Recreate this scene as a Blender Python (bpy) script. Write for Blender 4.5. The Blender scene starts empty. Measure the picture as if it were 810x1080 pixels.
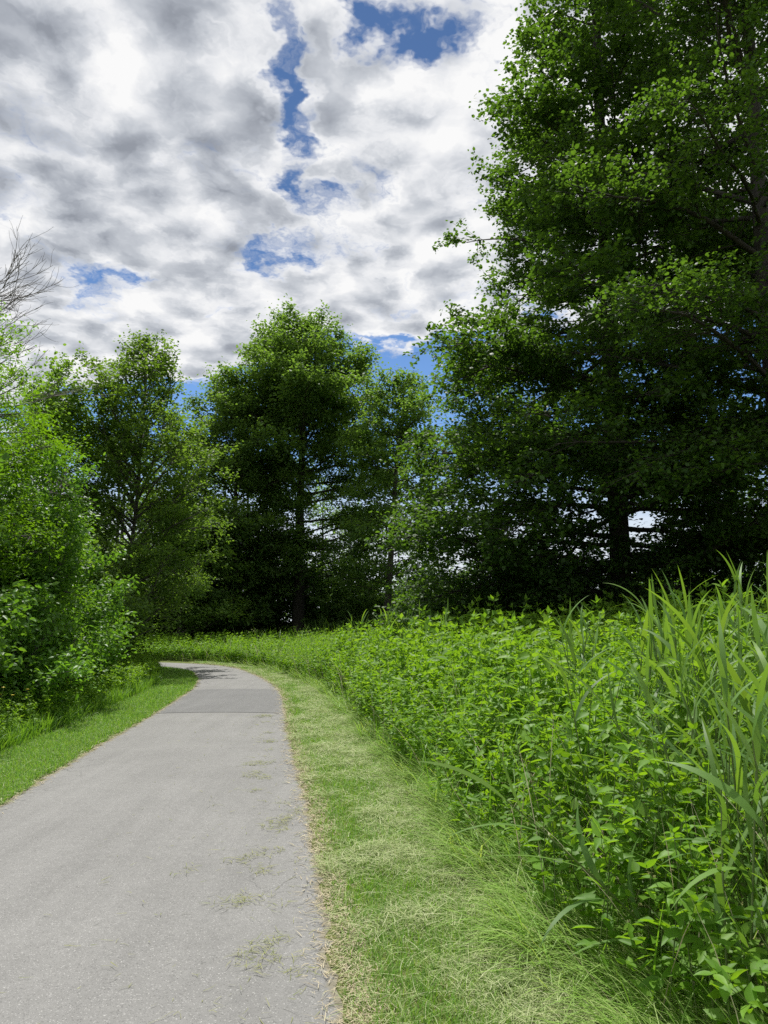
import bpy, math
import numpy as np
from mathutils import Vector

R = math.radians
scene = bpy.context.scene
COL = scene.collection

# ------------------------------------------------------------------ camera
cam_d = bpy.data.cameras.new('camera')
cam = bpy.data.objects.new('camera', cam_d)
COL.objects.link(cam)
cam.location = (0, 0, 1.6)
cam.rotation_euler = (R(90 + 8.4), 0, 0)
cam_d.sensor_fit = 'VERTICAL'
cam_d.sensor_height = 36.0
cam_d.lens = 26.0
cam_d.clip_end = 2000
cam_d.clip_start = 0.05
scene.camera = cam

# ------------------------------------------------------------------ mesh helpers
def nrm(v):
    return v / np.maximum(np.linalg.norm(v, axis=-1, keepdims=True), 1e-9)

def tris(F):
    F = np.asarray(F)
    if F.shape[1] == 4:
        return np.concatenate([F[:, [0, 1, 2]], F[:, [0, 2, 3]]])
    return F

def build(name, V, F, mat, parent=None, smooth=False, uv=None):
    """V (n,3), F (m,3 or 4) -> one mesh object"""
    V = np.asarray(V, dtype=np.float32); F = np.asarray(F, dtype=np.int32)
    me = bpy.data.meshes.new(name)
    me.vertices.add(len(V)); me.vertices.foreach_set('co', V.ravel())
    k = F.shape[1]
    me.loops.add(F.size); me.loops.foreach_set('vertex_index', F.ravel())
    me.polygons.add(len(F))
    me.polygons.foreach_set('loop_start', np.arange(0, F.size, k, dtype=np.int32))
    me.polygons.foreach_set('loop_total', np.full(len(F), k, dtype=np.int32))
    if smooth:
        me.polygons.foreach_set('use_smooth', np.ones(len(F), dtype=bool))
    if uv is not None:
        l = me.uv_layers.new(name='UVMap')
        l.data.foreach_set('uv', np.asarray(uv, dtype=np.float32)[F.ravel()].ravel())
    me.update(calc_edges=True)
    me.materials.append(mat)
    o = bpy.data.objects.new(name, me)
    COL.objects.link(o)
    if parent is not None:
        o.parent = parent
    return o

def empty(name, loc, label, cat, group=None, rz=0.0, sc=1.0):
    o = bpy.data.objects.new(name, None); COL.objects.link(o)
    o.empty_display_size = 0.2
    o.location = loc; o.rotation_euler = (0, 0, rz); o.scale = (sc, sc, sc)
    o['label'] = label; o['category'] = cat
    if group: o['group'] = group
    return o

def copy_tree(o, parent=None):
    c = o.copy(); COL.objects.link(c)
    if parent is not None: c.parent = parent
    for ch in list(o.children):
        copy_tree(ch, c)
    return c

def merge(parts):
    """[(V,F tri)] -> V,F"""
    Vs, Fs, n = [], [], 0
    for V, F in parts:
        V = np.asarray(V).reshape(-1, 3)
        if len(V) == 0: continue
        Vs.append(V); Fs.append(tris(F) + n); n += len(V)
    return np.concatenate(Vs), np.concatenate(Fs)

def tubes(P, rad, sides):
    """P (n,m,3) polylines, rad (n,m) -> verts, tri faces"""
    n, m, _ = P.shape
    T = np.empty_like(P)
    T[:, 1:-1] = P[:, 2:] - P[:, :-2]; T[:, 0] = P[:, 1] - P[:, 0]; T[:, -1] = P[:, -1] - P[:, -2]
    T = nrm(T)
    ref = np.where(np.abs(T[:, :1, 2:3]) > .8, np.array([1., 0, 0]), np.array([0, 0, 1.]))
    A = nrm(np.cross(T, np.broadcast_to(ref, T.shape)))
    B = np.cross(T, A)
    ang = np.linspace(0, 2 * np.pi, sides, endpoint=False)
    V = P[:, :, None] + rad[:, :, None, None] * (A[:, :, None] * np.cos(ang)[:, None] + B[:, :, None] * np.sin(ang)[:, None])
    i = np.arange(n)[:, None, None] * (m * sides); j = np.arange(m - 1)[None, :, None] * sides; k = np.arange(sides)[None, None]
    k2 = (k + 1) % sides
    a = i + j + k; b = i + j + k2; c = i + j + sides + k2; d = i + j + sides + k
    F = np.stack([a, b, c, d], -1).reshape(-1, 4)
    return V.reshape(-1, 3), tris(F)

def place(T, F, P, M):
    """template T (k,3), F tri; positions (n,3); matrices (n,3,3) columns = axes -> verts, tris"""
    n, k = len(P), len(T)
    V = np.einsum('nij,kj->nki', M, T) + P[:, None]
    FF = (np.arange(n)[:, None, None] * k + F[None]).reshape(-1, 3)
    return V.reshape(-1, 3), FF

def frames(D, N, w, l):
    """leaf axis D, rough normal N -> matrices with x=width, y=length, z=normal"""
    X = nrm(np.cross(D, N)); Nn = np.cross(X, D)
    return np.stack([X * w[:, None], D * l[:, None], Nn * l[:, None]], -1)

# leaf templates (x width, y length, z normal)
LEAF1_V = np.array([[0, 0, 0], [.5, .45, .10], [0, 1, -.05], [-.5, .45, .10]])
LEAF1_F = np.array([[0, 1, 2], [0, 2, 3]])
LEAF2_V = np.array([[0, 0, 0], [.44, .26, .07], [.33, .66, .03], [0, 1, -.14], [-.33, .66, .03], [-.44, .26, .07], [0, .30, -.02], [0, .68, -.05]])
LEAF2_F = np.array([[0, 1, 6], [6, 1, 2], [6, 2, 7], [7, 2, 3], [7, 3, 4], [7, 4, 6], [6, 4, 5], [6, 5, 0]])
LEAF3_V = np.array([[0, 0, 0], [.36, .16, .05], [.5, .36, .05], [.40, .58, .03], [.2, .80, -.03], [0, 1, -.16], [-.2, .80, -.03], [-.40, .58, .03], [-.5, .36, .05], [-.36, .16, .05], [0, .2, -.01], [0, .5, -.04], [0, .78, -.09]])
LEAF3_F = np.array([[0, 1, 10], [10, 1, 2], [10, 2, 11], [11, 2, 3], [11, 3, 4], [11, 4, 12], [12, 4, 5], [12, 5, 6], [12, 6, 11], [11, 6, 7], [11, 7, 8], [11, 8, 10], [10, 8, 9], [10, 9, 0]])

def ribbons(P, az, L, w, e0, e1, nseg, prof=None, side=0.0, curl=None, seed=0):
    """curved strips: start P (n,3), heading az, length L, width w, elevation from e0 to e1"""
    n = len(P)
    t = np.linspace(0, 1, nseg + 1)
    if prof is None: prof = lambda t: 1 - t ** 2
    el = e0[:, None] + (e1 - e0)[:, None] * ((t[1:] + t[:-1]) / 2)[None]
    azz = az[:, None] + (0 if curl is None else curl[:, None] * ((t[1:] + t[:-1]) / 2)[None])
    st = (L / nseg)[:, None, None] * np.stack([np.sin(azz) * np.cos(el), np.cos(azz) * np.cos(el), np.sin(el)], -1)
    C = np.concatenate([np.zeros((n, 1, 3)), np.cumsum(st, 1)], 1) + P[:, None]
    W = np.stack([np.cos(az), -np.sin(az), np.full(n, side) if np.isscalar(side) else side], -1)
    W = nrm(W)
    hw = .5 * w[:, None] * prof(t)[None]
    A = C[:, :-1] + W[:, None] * hw[:, :-1, None]
    B = C[:, :-1] - W[:, None] * hw[:, :-1, None]
    V = np.concatenate([np.stack([A, B], 2).reshape(n, -1, 3), C[:, -1:]], 1)
    k = V.shape[1]
    F = []
    for s in range(nseg - 1):
        F += [[2 * s, 2 * s + 1, 2 * s + 3], [2 * s, 2 * s + 3, 2 * s + 2]]
    F += [[2 * nseg - 2, 2 * nseg - 1, 2 * nseg]]
    F = np.array(F)
    return V.reshape(-1, 3), (np.arange(n)[:, None, None] * k + F[None]).reshape(-1, 3)

# ------------------------------------------------------------------ material helpers
class NT:
    def __init__(s, tree): s.t = tree; s.t.nodes.clear()
    def n(s, typ, **kw):
        nd = s.t.nodes.new(typ)
        ins = kw.pop('i', {})
        for k, v in kw.items(): setattr(nd, k, v)
        for k, v in ins.items(): s.set(nd.inputs[k], v)
        return nd
    def set(s, inp, v):
        if isinstance(v, bpy.types.NodeSocket): s.t.links.new(v, inp)
        elif isinstance(v, bpy.types.Node): s.t.links.new(v.outputs[0], inp)
        else: inp.default_value = v
    def m(s, op, a, b=0.0, c=None, clamp=False):
        nd = s.n('ShaderNodeMath', operation=op, use_clamp=clamp)
        s.set(nd.inputs[0], a); s.set(nd.inputs[1], b)
        if c is not None: s.set(nd.inputs[2], c)
        return nd.outputs[0]
    def mix(s, f, a, b, mode='MIX'):
        nd = s.n('ShaderNodeMix', data_type='RGBA', blend_type=mode)
        s.set(nd.inputs[0], f); s.set(nd.inputs[6], a); s.set(nd.inputs[7], b)
        return nd.outputs[2]
    def step(s, v, a, b, smooth=True):
        nd = s.n('ShaderNodeMapRange', interpolation_type='SMOOTHSTEP' if smooth else 'LINEAR')
        s.set(nd.inputs[0], v); nd.inputs[1].default_value = a; nd.inputs[2].default_value = b
        return nd.outputs[0]
    def noise(s, vec, scale, detail=4, rough=.55, dist=0.0, dim='3D'):
        nd = s.n('ShaderNodeTexNoise', noise_dimensions=dim)
        if vec is not None: s.set(nd.inputs['Vector'], vec)
        s.set(nd.inputs['Scale'], scale); nd.inputs['Detail'].default_value = detail
        nd.inputs['Roughness'].default_value = rough; nd.inputs['Distortion'].default_value = dist
        return nd.outputs['Fac']
    def ramp(s, f, stops):
        nd = s.n('ShaderNodeValToRGB'); s.set(nd.inputs[0], f)
        el = nd.color_ramp.elements
        while len(el) > 1: el.remove(el[-1])
        el[0].position, el[0].color = stops[0][0], (*stops[0][1], 1)
        for p, c in stops[1:]:
            e = el.new(p); e.color = (*c, 1)
        return nd.outputs[0]

def material(name):
    m = bpy.data.materials.new(name); m.use_nodes = True
    return m, NT(m.node_tree)

def leaf_mat(name, cols, trans=.35, tmul=(1.5, 1.45, .6), rough=.45, spec=.35, patch=0.0, patch_scale=.6):
    """leaf surface: colour varies leaf by leaf; part of the light passes through"""
    m, t = material(name)
    g = t.n('ShaderNodeNewGeometry')
    f = g.outputs['Random Per Island']
    col = t.ramp(f, [(i / max(1, len(cols) - 1), c) for i, c in enumerate(cols)])
    if patch:
        oi = t.n('ShaderNodeObjectInfo')
        va = t.m('MULTIPLY_ADD', oi.outputs['Random'], .4, .8)
        col = t.mix(1.0, col, t.n('ShaderNodeCombineXYZ', i={0: va, 1: va, 2: va}).outputs[0], 'MULTIPLY')
    p = t.n('ShaderNodeBsdfPrincipled', i={'Base Color': col, 'Roughness': rough, 'Specular IOR Level': spec})
    tc = t.mix(1.0, col, (*tmul, 1), 'MULTIPLY')
    tr = t.n('ShaderNodeBsdfTranslucent', i={'Color': tc})
    mx = t.n('ShaderNodeMixShader', i={0: trans, 1: p, 2: tr})
    t.n('ShaderNodeOutputMaterial', i={0: mx})
    return m

def bark_mat(name, c1, c2, scale=6):
    m, t = material(name)
    tc = t.n('ShaderNodeTexCoord').outputs['Object']
    mp = t.n('ShaderNodeMapping', i={'Vector': tc, 'Scale': (1, 1, .25)})
    f = t.noise(mp.outputs[0], scale, 6, .7)
    col = t.ramp(f, [(.3, c1), (.7, c2)])
    bp = t.n('ShaderNodeBump', i={'Strength': .8, 'Distance': .03, 'Height': f})
    p = t.n('ShaderNodeBsdfPrincipled', i={'Base Color': col, 'Roughness': .9, 'Normal': bp})
    t.n('ShaderNodeOutputMaterial', i={0: p})
    return m

# ------------------------------------------------------------------ world: sky and clouds
SUN_AZ, SUN_EL = -13.0, 66.0
def make_world():
    w = bpy.data.worlds.new('World'); scene.world = w; w.use_nodes = True
    t = NT(w.node_tree)
    sky = t.n('ShaderNodeTexSky', sky_type='NISHITA', sun_disc=False, sun_elevation=R(SUN_EL), sun_rotation=R(SUN_AZ),
              altitude=400, air_density=1.0, dust_density=.1, ozone_density=3.5)
    deep = t.mix(1.0, sky, (.78, .93, 1.08, 1), 'MULTIPLY')
    glow = t.m('MULTIPLY_ADD', t.step(t.n('ShaderNodeSeparateXYZ', i={0: t.n('ShaderNodeTexCoord').outputs['Generated']}).outputs[2], .52, .30), .5, 1.0)
    deep = t.mix(1.0, deep, t.n('ShaderNodeCombineXYZ', i={0: glow, 1: glow, 2: glow}).outputs[0], 'MULTIPLY')
    bg1 = t.n('ShaderNodeBackground', i={'Color': deep, 'Strength': .068})
    d = t.n('ShaderNodeTexCoord').outputs['Generated']
    sp = t.n('ShaderNodeSeparateXYZ', i={0: d})
    z = t.m('MAXIMUM', sp.outputs[2], 0.0)
    zz = t.m('ADD', z, .12)
    u = t.m('DIVIDE', sp.outputs[0], zz); v = t.m('DIVIDE', sp.outputs[1], zz)
    q = t.n('ShaderNodeCombineXYZ', i={0: u, 1: v, 2: 0.0}).outputs[0]
    # ragged warp of the plane
    wn = t.n('ShaderNodeTexNoise', noise_dimensions='2D', i={'Vector': q, 'Scale': 4.5, 'Detail': 5, 'Roughness': .62})
    off = t.n('ShaderNodeVectorMath', operation='SUBTRACT', i={0: wn.outputs['Color'], 1: (.5, .5, .5)}).outputs[0]
    offs = t.n('ShaderNodeVectorMath', operation='SCALE', i={0: off, 'Scale': .36}).outputs[0]
    qw = t.n('ShaderNodeVectorMath', operation='ADD', i={0: q, 1: offs}).outputs[0]
    def blob(cx, cy, sx, sy, rot=0.0):
        mp = t.n('ShaderNodeMapping', vector_type='TEXTURE', i={'Vector': qw, 'Location': (cx, cy, 0), 'Rotation': (0, 0, rot), 'Scale': (sx, sy, 1)})
        ln = t.n('ShaderNodeVectorMath', operation='LENGTH', i={0: mp.outputs[0]}).outputs['Value']
        return t.step(ln, 1.0, 0.0)
    def uv_of(px, py):
        p = R(8.4); x = (px - 405) / 780; yc = (540 - py) / 780
        D = np.array([x, math.cos(p) - yc * math.sin(p), math.sin(p) + yc * math.cos(p)]); D /= np.linalg.norm(D)
        return D[0] / (D[2] + .12), D[1] / (D[2] + .12)
    def B(px, py, rx, ry, rot=0.0):
        a = uv_of(px, py); b = uv_of(px + rx, py); c = uv_of(px, py + ry)
        return blob(a[0], a[1], abs(b[0] - a[0]), abs(c[1] - a[1]), rot)
    holes = [(B(322, 105, 56, 95), .85), (B(428, 25, 95, 62, .3), .60), (B(284, 258, 48, 36), .50), (B(402, 190, 50, 30), .42),
             (B(122, 292, 85, 30), .48), (B(332, 200, 36, 36), .36)]
    hole = 0.0
    for b, k in holes:
        hole = t.m('MULTIPLY_ADD', b, k, hole)
    # lower edge of the cloud deck: clear band near the horizon, then bright haze
    en = t.m('MULTIPLY', t.m('SUBTRACT', t.noise(qw, 2.2, 3, .6, dim='2D'), .5), 1.0)
    edge = t.step(t.m('ADD', t.m('MULTIPLY_ADD', u, .27, v), en), 1.84, 2.12)
    lowl = t.step(u, -1.15, -1.5)
    edge = t.m('MULTIPLY', edge, t.m('SUBTRACT', 1.0, lowl))
    n1 = t.noise(qw, 5.0, 7, .62, dim='2D')
    dens = t.m('SUBTRACT', t.m('SUBTRACT', t.m('MULTIPLY_ADD', t.m('SUBTRACT', n1, .5), 1.5, .70), hole), t.m('MULTIPLY', edge, .9))
    cover = t.step(dens, .10, .62)
    haze = t.step(z, .235, .08)
    cover = t.m('MAXIMUM', cover, haze)
    # body shading: puffs with bright rims, relief towards the sun, grey thick bellies
    qs = t.n('ShaderNodeVectorMath', operation='ADD', i={0: q, 1: t.n('ShaderNodeVectorMath', operation='SCALE', i={0: offs, 'Scale': .28}).outputs[0]}).outputs[0]
    sh = (.0, -.03, 0)
    q2 = t.n('ShaderNodeVectorMath', operation='ADD', i={0: qs, 1: sh}).outputs[0]
    a0 = t.noise(qs, 8.5, 5, .50, dim='2D')
    a1 = t.noise(q2, 8.5, 4, .48, dim='2D')
    big = t.noise(q, 2.4, 2, .5, dim='2D')
    rel = t.m('SUBTRACT', a0, a1)
    dark = t.m('ADD', t.m('MULTIPLY', B(10, 60, 440, 330), .28), t.m('MULTIPLY', B(130, 330, 260, 60), .06))
    bright = t.m('ADD', t.m('MULTIPLY', B(480, 90, 190, 190), .13), t.m('MULTIPLY', B(250, 300, 240, 70), .07))
    vo = t.n('ShaderNodeTexVoronoi', voronoi_dimensions='2D', feature='SMOOTH_F1', i={'Vector': qs, 'Scale': 10.0, 'Smoothness': .5, 'Randomness': 1.0})
    thick = t.m('ADD', t.m('MULTIPLY', a0, 1.15), t.m('MULTIPLY_ADD', big, .36, .07))
    thick = t.m('ADD', t.m('SUBTRACT', thick, bright), dark)
    thick = t.m('SUBTRACT', thick, t.m('MULTIPLY', rel, 1.5))
    thick = t.m('ADD', thick, t.m('MULTIPLY', t.m('SUBTRACT', .36, vo.outputs['Distance']), .80))
    core = t.step(dens, .40, .85)
    thick = t.m('ADD', thick, t.m('MULTIPLY', t.m('SUBTRACT', core, .6), .26))
    thick = t.m('MULTIPLY_ADD', t.m('SUBTRACT', thick, .8), .52, .635)
    ccol = t.ramp(thick, [(.48, (1.0, 1.0, 1.0)), (.60, (.84, .855, .885)), (.74, (.60, .63, .68)), (.88, (.43, .46, .515)), (1.0, (.31, .335, .385))])
    hz = t.mix(haze, ccol, (.80, .86, .93, 1))
    bg2 = t.n('ShaderNodeBackground', i={'Color': hz, 'Strength': .81})
    mx = t.n('ShaderNodeMixShader', i={0: cover, 1: bg1, 2: bg2})
    t.n('ShaderNodeOutputWorld', i={0: mx})
make_world()
scene.world.cycles.sampling_method = 'NONE'

sd = Vector((math.sin(R(SUN_AZ)) * math.cos(R(SUN_EL)), math.cos(R(SUN_AZ)) * math.cos(R(SUN_EL)), math.sin(R(SUN_EL))))
sl = bpy.data.lights.new('sun', 'SUN'); sl.energy = 4.7; sl.angle = R(.53); sl.color = (1, .965, .905)
so = bpy.data.objects.new('sun', sl); COL.objects.link(so); so.rotation_euler = sd.to_track_quat('Z', 'Y').to_euler(); so.location = (0, 0, 50)

vs = scene.view_settings
scene.display_settings.display_device = 'sRGB'
vs.view_transform = 'Standard'; vs.look = 'None'; vs.exposure = 0.24; vs.gamma = 1.0; vs.use_curve_mapping = False
scene.render.engine = 'CYCLES'
cy = scene.cycles
cy.max_bounces = 8; cy.diffuse_bounces = 6; cy.glossy_bounces = 2; cy.transmission_bounces = 6; cy.transparent_max_bounces = 4
cy.use_denoising = False
cy.sample_clamp_indirect = 4.0
cy.caustics_reflective = False; cy.caustics_refractive = False

# ------------------------------------------------------------------ layout of the path
EDGE_L = np.array([(-1.2, -9), (-1.9, -6), (-2.45, 0), (-2.9, 3.2), (-3.36, 6.8), (-3.7, 10), (-4.0, 13.3), (-4.3, 16), (-4.65, 18.6), (-5.35, 21.6), (-6.28, 24.3), (-7.6, 25.9), (-9.8, 26.9), (-14, 27.5), (-24, 27.5)], float)
EDGE_R = np.array([(1.6, -9), (.95, -6), (.28, 0), (-.15, 3.2), (-.68, 6.8), (-1.22, 10), (-1.74, 13.3), (-2.15, 16), (-2.75, 18.9), (-3.84, 22.6), (-5.3, 26.3), (-7.2, 28.6), (-9.8, 29.8), (-14, 30.4), (-24, 30.4)], float)
def catmull(P, per=14):
    Q = np.concatenate([[2 * P[0] - P[1]], P, [2 * P[-1] - P[-2]]])
    out = []
    for i in range(1, len(Q) - 2):
        p0, p1, p2, p3 = Q[i - 1:i + 3]
        t = np.linspace(0, 1, per, endpoint=False)[:, None]
        out.append(.5 * (2 * p1 + (p2 - p0) * t + (2 * p0 - 5 * p1 + 4 * p2 - p3) * t ** 2 + (3 * p1 - p0 - 3 * p2 + p3) * t ** 3))
    out.append(P[-1:])
    return np.concatenate(out)
CL, CR = catmull(EDGE_L), catmull(EDGE_R)
def sdist(pts, C, right=True):
    """signed distance to a path edge (positive = outside the path)"""
    pts = np.asarray(pts, float)
    A, Bv = C[:-1], C[1:] - C[:-1]
    out = np.empty(len(pts))
    for i0 in range(0, len(pts), 20000):
        p = pts[i0:i0 + 20000, None, :2]
        tt = np.clip(((p - A) * Bv).sum(-1) / (Bv ** 2).sum(-1), 0, 1)
        dv = p - (A + tt[..., None] * Bv)
        dd = (dv ** 2).sum(-1); k = dd.argmin(1); ii = np.arange(len(k))
        cr = Bv[k, 0] * dv[ii, k, 1] - Bv[k, 1] * dv[ii, k, 0]
        out[i0:i0 + 20000] = np.sqrt(dd[ii, k]) * np.where(cr < 0, 1, -1) * (1 if right else -1)
    return out
GX, GY, GS = -14.0, -10.0, .1
_gx, _gy = np.meshgrid(np.arange(GX, 15.01, GS), np.arange(GY, 36.01, GS))
_gp = np.stack([_gx.ravel(), _gy.ravel()], -1)
_grid = {True: sdist(_gp, CR[::3]).reshape(_gx.shape), False: sdist(_gp, CL[::3], False).reshape(_gx.shape)}
_exact = sdist
def sdist(pts, C, right=True):
    """the same distance read from a fine lookup grid where there is one"""
    pts = np.asarray(pts, float); g = _grid[right]
    fx = (pts[:, 0] - GX) / GS; fy = (pts[:, 1] - GY) / GS
    ok = (fx > 0) & (fy > 0) & (fx < g.shape[1] - 1.01) & (fy < g.shape[0] - 1.01)
    fx = np.clip(fx, 0, g.shape[1] - 1.01); fy = np.clip(fy, 0, g.shape[0] - 1.01)
    i, j = fx.astype(int), fy.astype(int); a, b = fx - i, fy - j
    out = (g[j, i] * (1 - a) + g[j, i + 1] * a) * (1 - b) + (g[j + 1, i] * (1 - a) + g[j + 1, i + 1] * a) * b
    if (~ok).any(): out[~ok] = _exact(pts[~ok], C[::3], right)
    return out
def smooth(x, a, b):
    t = np.clip((x - a) / (b - a), 0, 1); return t * t * (3 - 2 * t)
def wob(x, y, s, seed=0):
    """cheap smooth 2-D noise in about -1..1"""
    r = np.random.default_rng(1000 + seed); o = 0
    for k in range(5):
        a = r.uniform(0, 6.28); f = s * r.uniform(.6, 1.9); ph = r.uniform(0, 6.28)
        o = o + np.sin((x * np.cos(a) + y * np.sin(a)) * f + ph + 1.3 * np.sin((y * np.cos(a) - x * np.sin(a)) * f * .7 + ph * 2))
    return o / 3.2
def ground_z(x, y):
    dr = sdist(np.stack([x, y], -1), CR); dl = sdist(np.stack([x, y], -1), CL, False)
    z = .50 * smooth(dr, 1.0, 7.0) * (y > -8) + .12 * smooth(dl, 1.0, 5.0) * (dl > 0)
    far = smooth(np.hypot(x, y), 60, 160)
    z = z * (1 - far)
    edge = np.minimum(np.abs(dr), np.abs(dl))
    inside = (dr < 0) & (dl < 0)
    return np.where(inside, -.05 * smooth(edge, .06, .35), z + .02 * smooth(np.maximum(dr, dl), .0, .25))

# ---------------- materials
M = {}
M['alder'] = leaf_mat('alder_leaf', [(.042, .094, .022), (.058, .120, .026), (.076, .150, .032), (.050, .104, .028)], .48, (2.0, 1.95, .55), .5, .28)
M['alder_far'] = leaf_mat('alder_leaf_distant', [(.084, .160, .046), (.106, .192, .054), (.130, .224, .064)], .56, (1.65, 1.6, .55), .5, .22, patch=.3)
M['birch'] = leaf_mat('birch_leaf', [(.100, .186, .042), (.124, .220, .048), (.148, .252, .062)], .54, (1.6, 1.55, .5), .5, .22, patch=.2)
M['hedge'] = leaf_mat('hedge_leaf', [(.086, .195, .028), (.115, .245, .034), (.150, .285, .046), (.098, .215, .048)], .50, (1.5, 1.5, .45), .42, .4, patch=.2)
M['robinia'] = leaf_mat('yellow_green_leaf', [(.105, .225, .018), (.130, .265, .022), (.155, .295, .028)], .5, (1.5, 1.45, .4), .5, .2)
M['nettle'] = leaf_mat('nettle_leaf', [(.100, .220, .022), (.138, .282, .028), (.182, .335, .036), (.114, .240, .032)], .50, (1.5, 1.38, .38), .5, .28, patch=.2)
M['stalk'] = leaf_mat('stalk', [(.10, .15, .04), (.13, .19, .05)], .1)
M['weed'] = leaf_mat('pale_weed_leaf', [(.140, .280, .030), (.178, .330, .038), (.222, .372, .054)], .5, (1.4, 1.36, .42), .5, .25)
M['reed'] = leaf_mat('reed_leaf', [(.100, .20, .050), (.130, .245, .055), (.160, .28, .052)], .45, (1.5, 1.4, .5), .5, .25, patch=.2)
M['grass'] = leaf_mat('mown_grass', [(.120, .275, .036), (.160, .335, .044), (.205, .380, .060), (.28, .40, .12), (.095, .22, .036)], .40, (1.3, 1.3, .45), .5, .25)
M['tall_grass'] = leaf_mat('tall_grass', [(.120, .265, .034), (.160, .320, .042), (.205, .365, .065)], .46, (1.35, 1.3, .45), .45, .35)
M['bent'] = leaf_mat('bent_grass', [(.22, .40, .07), (.29, .47, .10), (.40, .48, .20), (.17, .32, .05)], .42, (1.3, 1.3, .5), .45, .3)
M['hay'] = leaf_mat('cut_grass', [(.40, .47, .21), (.22, .31, .10), (.34, .43, .16), (.56, .58, .36), (.27, .36, .12), (.50, .50, .30)], .25, (1.1, 1.1, .8), .6, .25)
M['straw'] = leaf_mat('dry_straw', [(.50, .43, .29), (.40, .34, .22), (.58, .52, .37), (.32, .27, .18)], .15, (1, 1, 1), .7, .2)
M['clip'] = leaf_mat('grass_clippings', [(.24, .27, .08), (.32, .32, .13), (.18, .23, .06)], .2, (1, 1, 1), .6, .2)
M['bark'] = bark_mat('alder_bark', (.022, .019, .016), (.060, .052, .044))
M['bark_grey'] = bark_mat('grey_bark', (.050, .045, .040), (.11, .10, .09))
M['dead_wood'] = bark_mat('dead_twigs', (.13, .115, .115), (.19, .17, .165))
M['petal'] = leaf_mat('yellow_petal', [(.75, .55, .03), (.7, .6, .06)], .2, (1, 1, 1))

def mat_ground():
    m, t = material('meadow_soil')
    p = t.n('ShaderNodeNewGeometry').outputs['Position']
    a = t.noise(p, .35, 4, .6); b = t.noise(p, 9, 6, .65); c = t.noise(p, 45, 4, .7)
    col = t.ramp(b, [(.3, (.060, .095, .022)), (.5, (.105, .140, .036)), (.7, (.17, .17, .065))])
    col = t.mix(t.step(c, .45, .7), col, (.20, .19, .085, 1))
    col = t.mix(t.m('MULTIPLY', t.step(a, .45, .7), .5), col, (.07, .11, .025, 1))
    bp = t.n('ShaderNodeBump', i={'Strength': .7, 'Distance': .02, 'Height': t.m('ADD', b, c)})
    s = t.n('ShaderNodeBsdfPrincipled', i={'Base Color': col, 'Roughness': .95, 'Specular IOR Level': .1, 'Normal': bp})
    t.n('ShaderNodeOutputMaterial', i={0: s}); return m

def mat_asphalt(name, base, dark=1.0):
    m, t = material(name)
    p = t.n('ShaderNodeNewGeometry').outputs['Position']
    uv = t.n('ShaderNodeUVMap', uv_map='UVMap')
    u = t.n('ShaderNodeSeparateXYZ', i={0: uv}).outputs[0]
    fine = t.noise(p, 160, 3, .7); mid = t.noise(p, 22, 5, .65); big = t.noise(p, .9, 5, .6); str_ = t.noise(t.n('ShaderNodeMapping', i={'Vector': p, 'Scale': (3.2, .22, 1)}), 1.4, 4, .6)
    st = t.n('ShaderNodeTexVoronoi', i={'Vector': p, 'Scale': 210.0})
    agg = st.outputs['Color']
    agv = t.n('ShaderNodeSeparateXYZ', i={0: agg}).outputs[0]
    v = t.m('MULTIPLY_ADD', t.m('SUBTRACT', fine, .5), .55, 1.0)
    v = t.m('MULTIPLY', v, t.m('MULTIPLY_ADD', t.m('SUBTRACT', mid, .5), .35, 1.0))
    v = t.m('MULTIPLY', v, t.m('MULTIPLY_ADD', t.m('SUBTRACT', big, .5), .40, 1.0))
    v = t.m('MULTIPLY', v, t.m('MULTIPLY_ADD', t.m('SUBTRACT', str_, .5), .32, 1.0))
    v = t.m('ADD', v, t.m('MULTIPLY', t.step(agv, .93, .99), .75))
    v = t.m('SUBTRACT', v, t.m('MULTIPLY', t.step(agv, .10, .02), .35))
    # cracks, only where a patchy mask allows them and mostly near the sides
    wp = t.n('ShaderNodeTexNoise', i={'Vector': p, 'Scale': 2.5, 'Detail': 4})
    pw = t.n('ShaderNodeVectorMath', operation='ADD', i={0: p, 1: t.n('ShaderNodeVectorMath', operation='SCALE', i={0: wp.outputs['Color'], 'Scale': .5}).outputs[0]}).outputs[0]
    cr = t.n('ShaderNodeTexVoronoi', feature='DISTANCE_TO_EDGE', i={'Vector': pw, 'Scale': 2.1})
    line = t.step(cr.outputs['Distance'], .014, .003)
    side = t.m('MAXIMUM', t.step(u, .75, .92), t.step(u, .22, .06))
    msk = t.m('MULTIPLY', side, t.step(t.noise(p, .8, 3, .5), .45, .6))
    crk = t.m('MULTIPLY', line, t.m('MULTIPLY', msk, .4))
    v = t.m('MULTIPLY', v, t.m('SUBTRACT', 1.0, crk))
    vc = t.n('ShaderNodeCombineXYZ', i={0: v, 1: v, 2: v}).outputs[0]
    col = t.mix(1.0, (*base, 1), vc, 'MULTIPLY')
    # grit and moss creeping in from the edges
    ed = t.m('MAXIMUM', t.step(u, .955, 1.01), t.step(u, .055, -.01))
    ed = t.step(t.m('ADD', ed, t.m('MULTIPLY', t.m('SUBTRACT', t.noise(p, 14, 6, .7), .5), 1.1)), .45, .85)
    col = t.mix(t.m('MULTIPLY', ed, .85), col, (.20, .18, .125, 1))
    h = t.m('ADD', t.m('MULTIPLY', agv, .5), t.m('SUBTRACT', fine, t.m('MULTIPLY', crk, 2.0)))
    bp = t.n('ShaderNodeBump', i={'Strength': .55, 'Distance': .006, 'Height': h})
    s = t.n('ShaderNodeBsdfPrincipled', i={'Base Color': col, 'Roughness': .85, 'Specular IOR Level': .3, 'Normal': bp})
    t.n('ShaderNodeOutputMaterial', i={0: s}); return m

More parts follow.
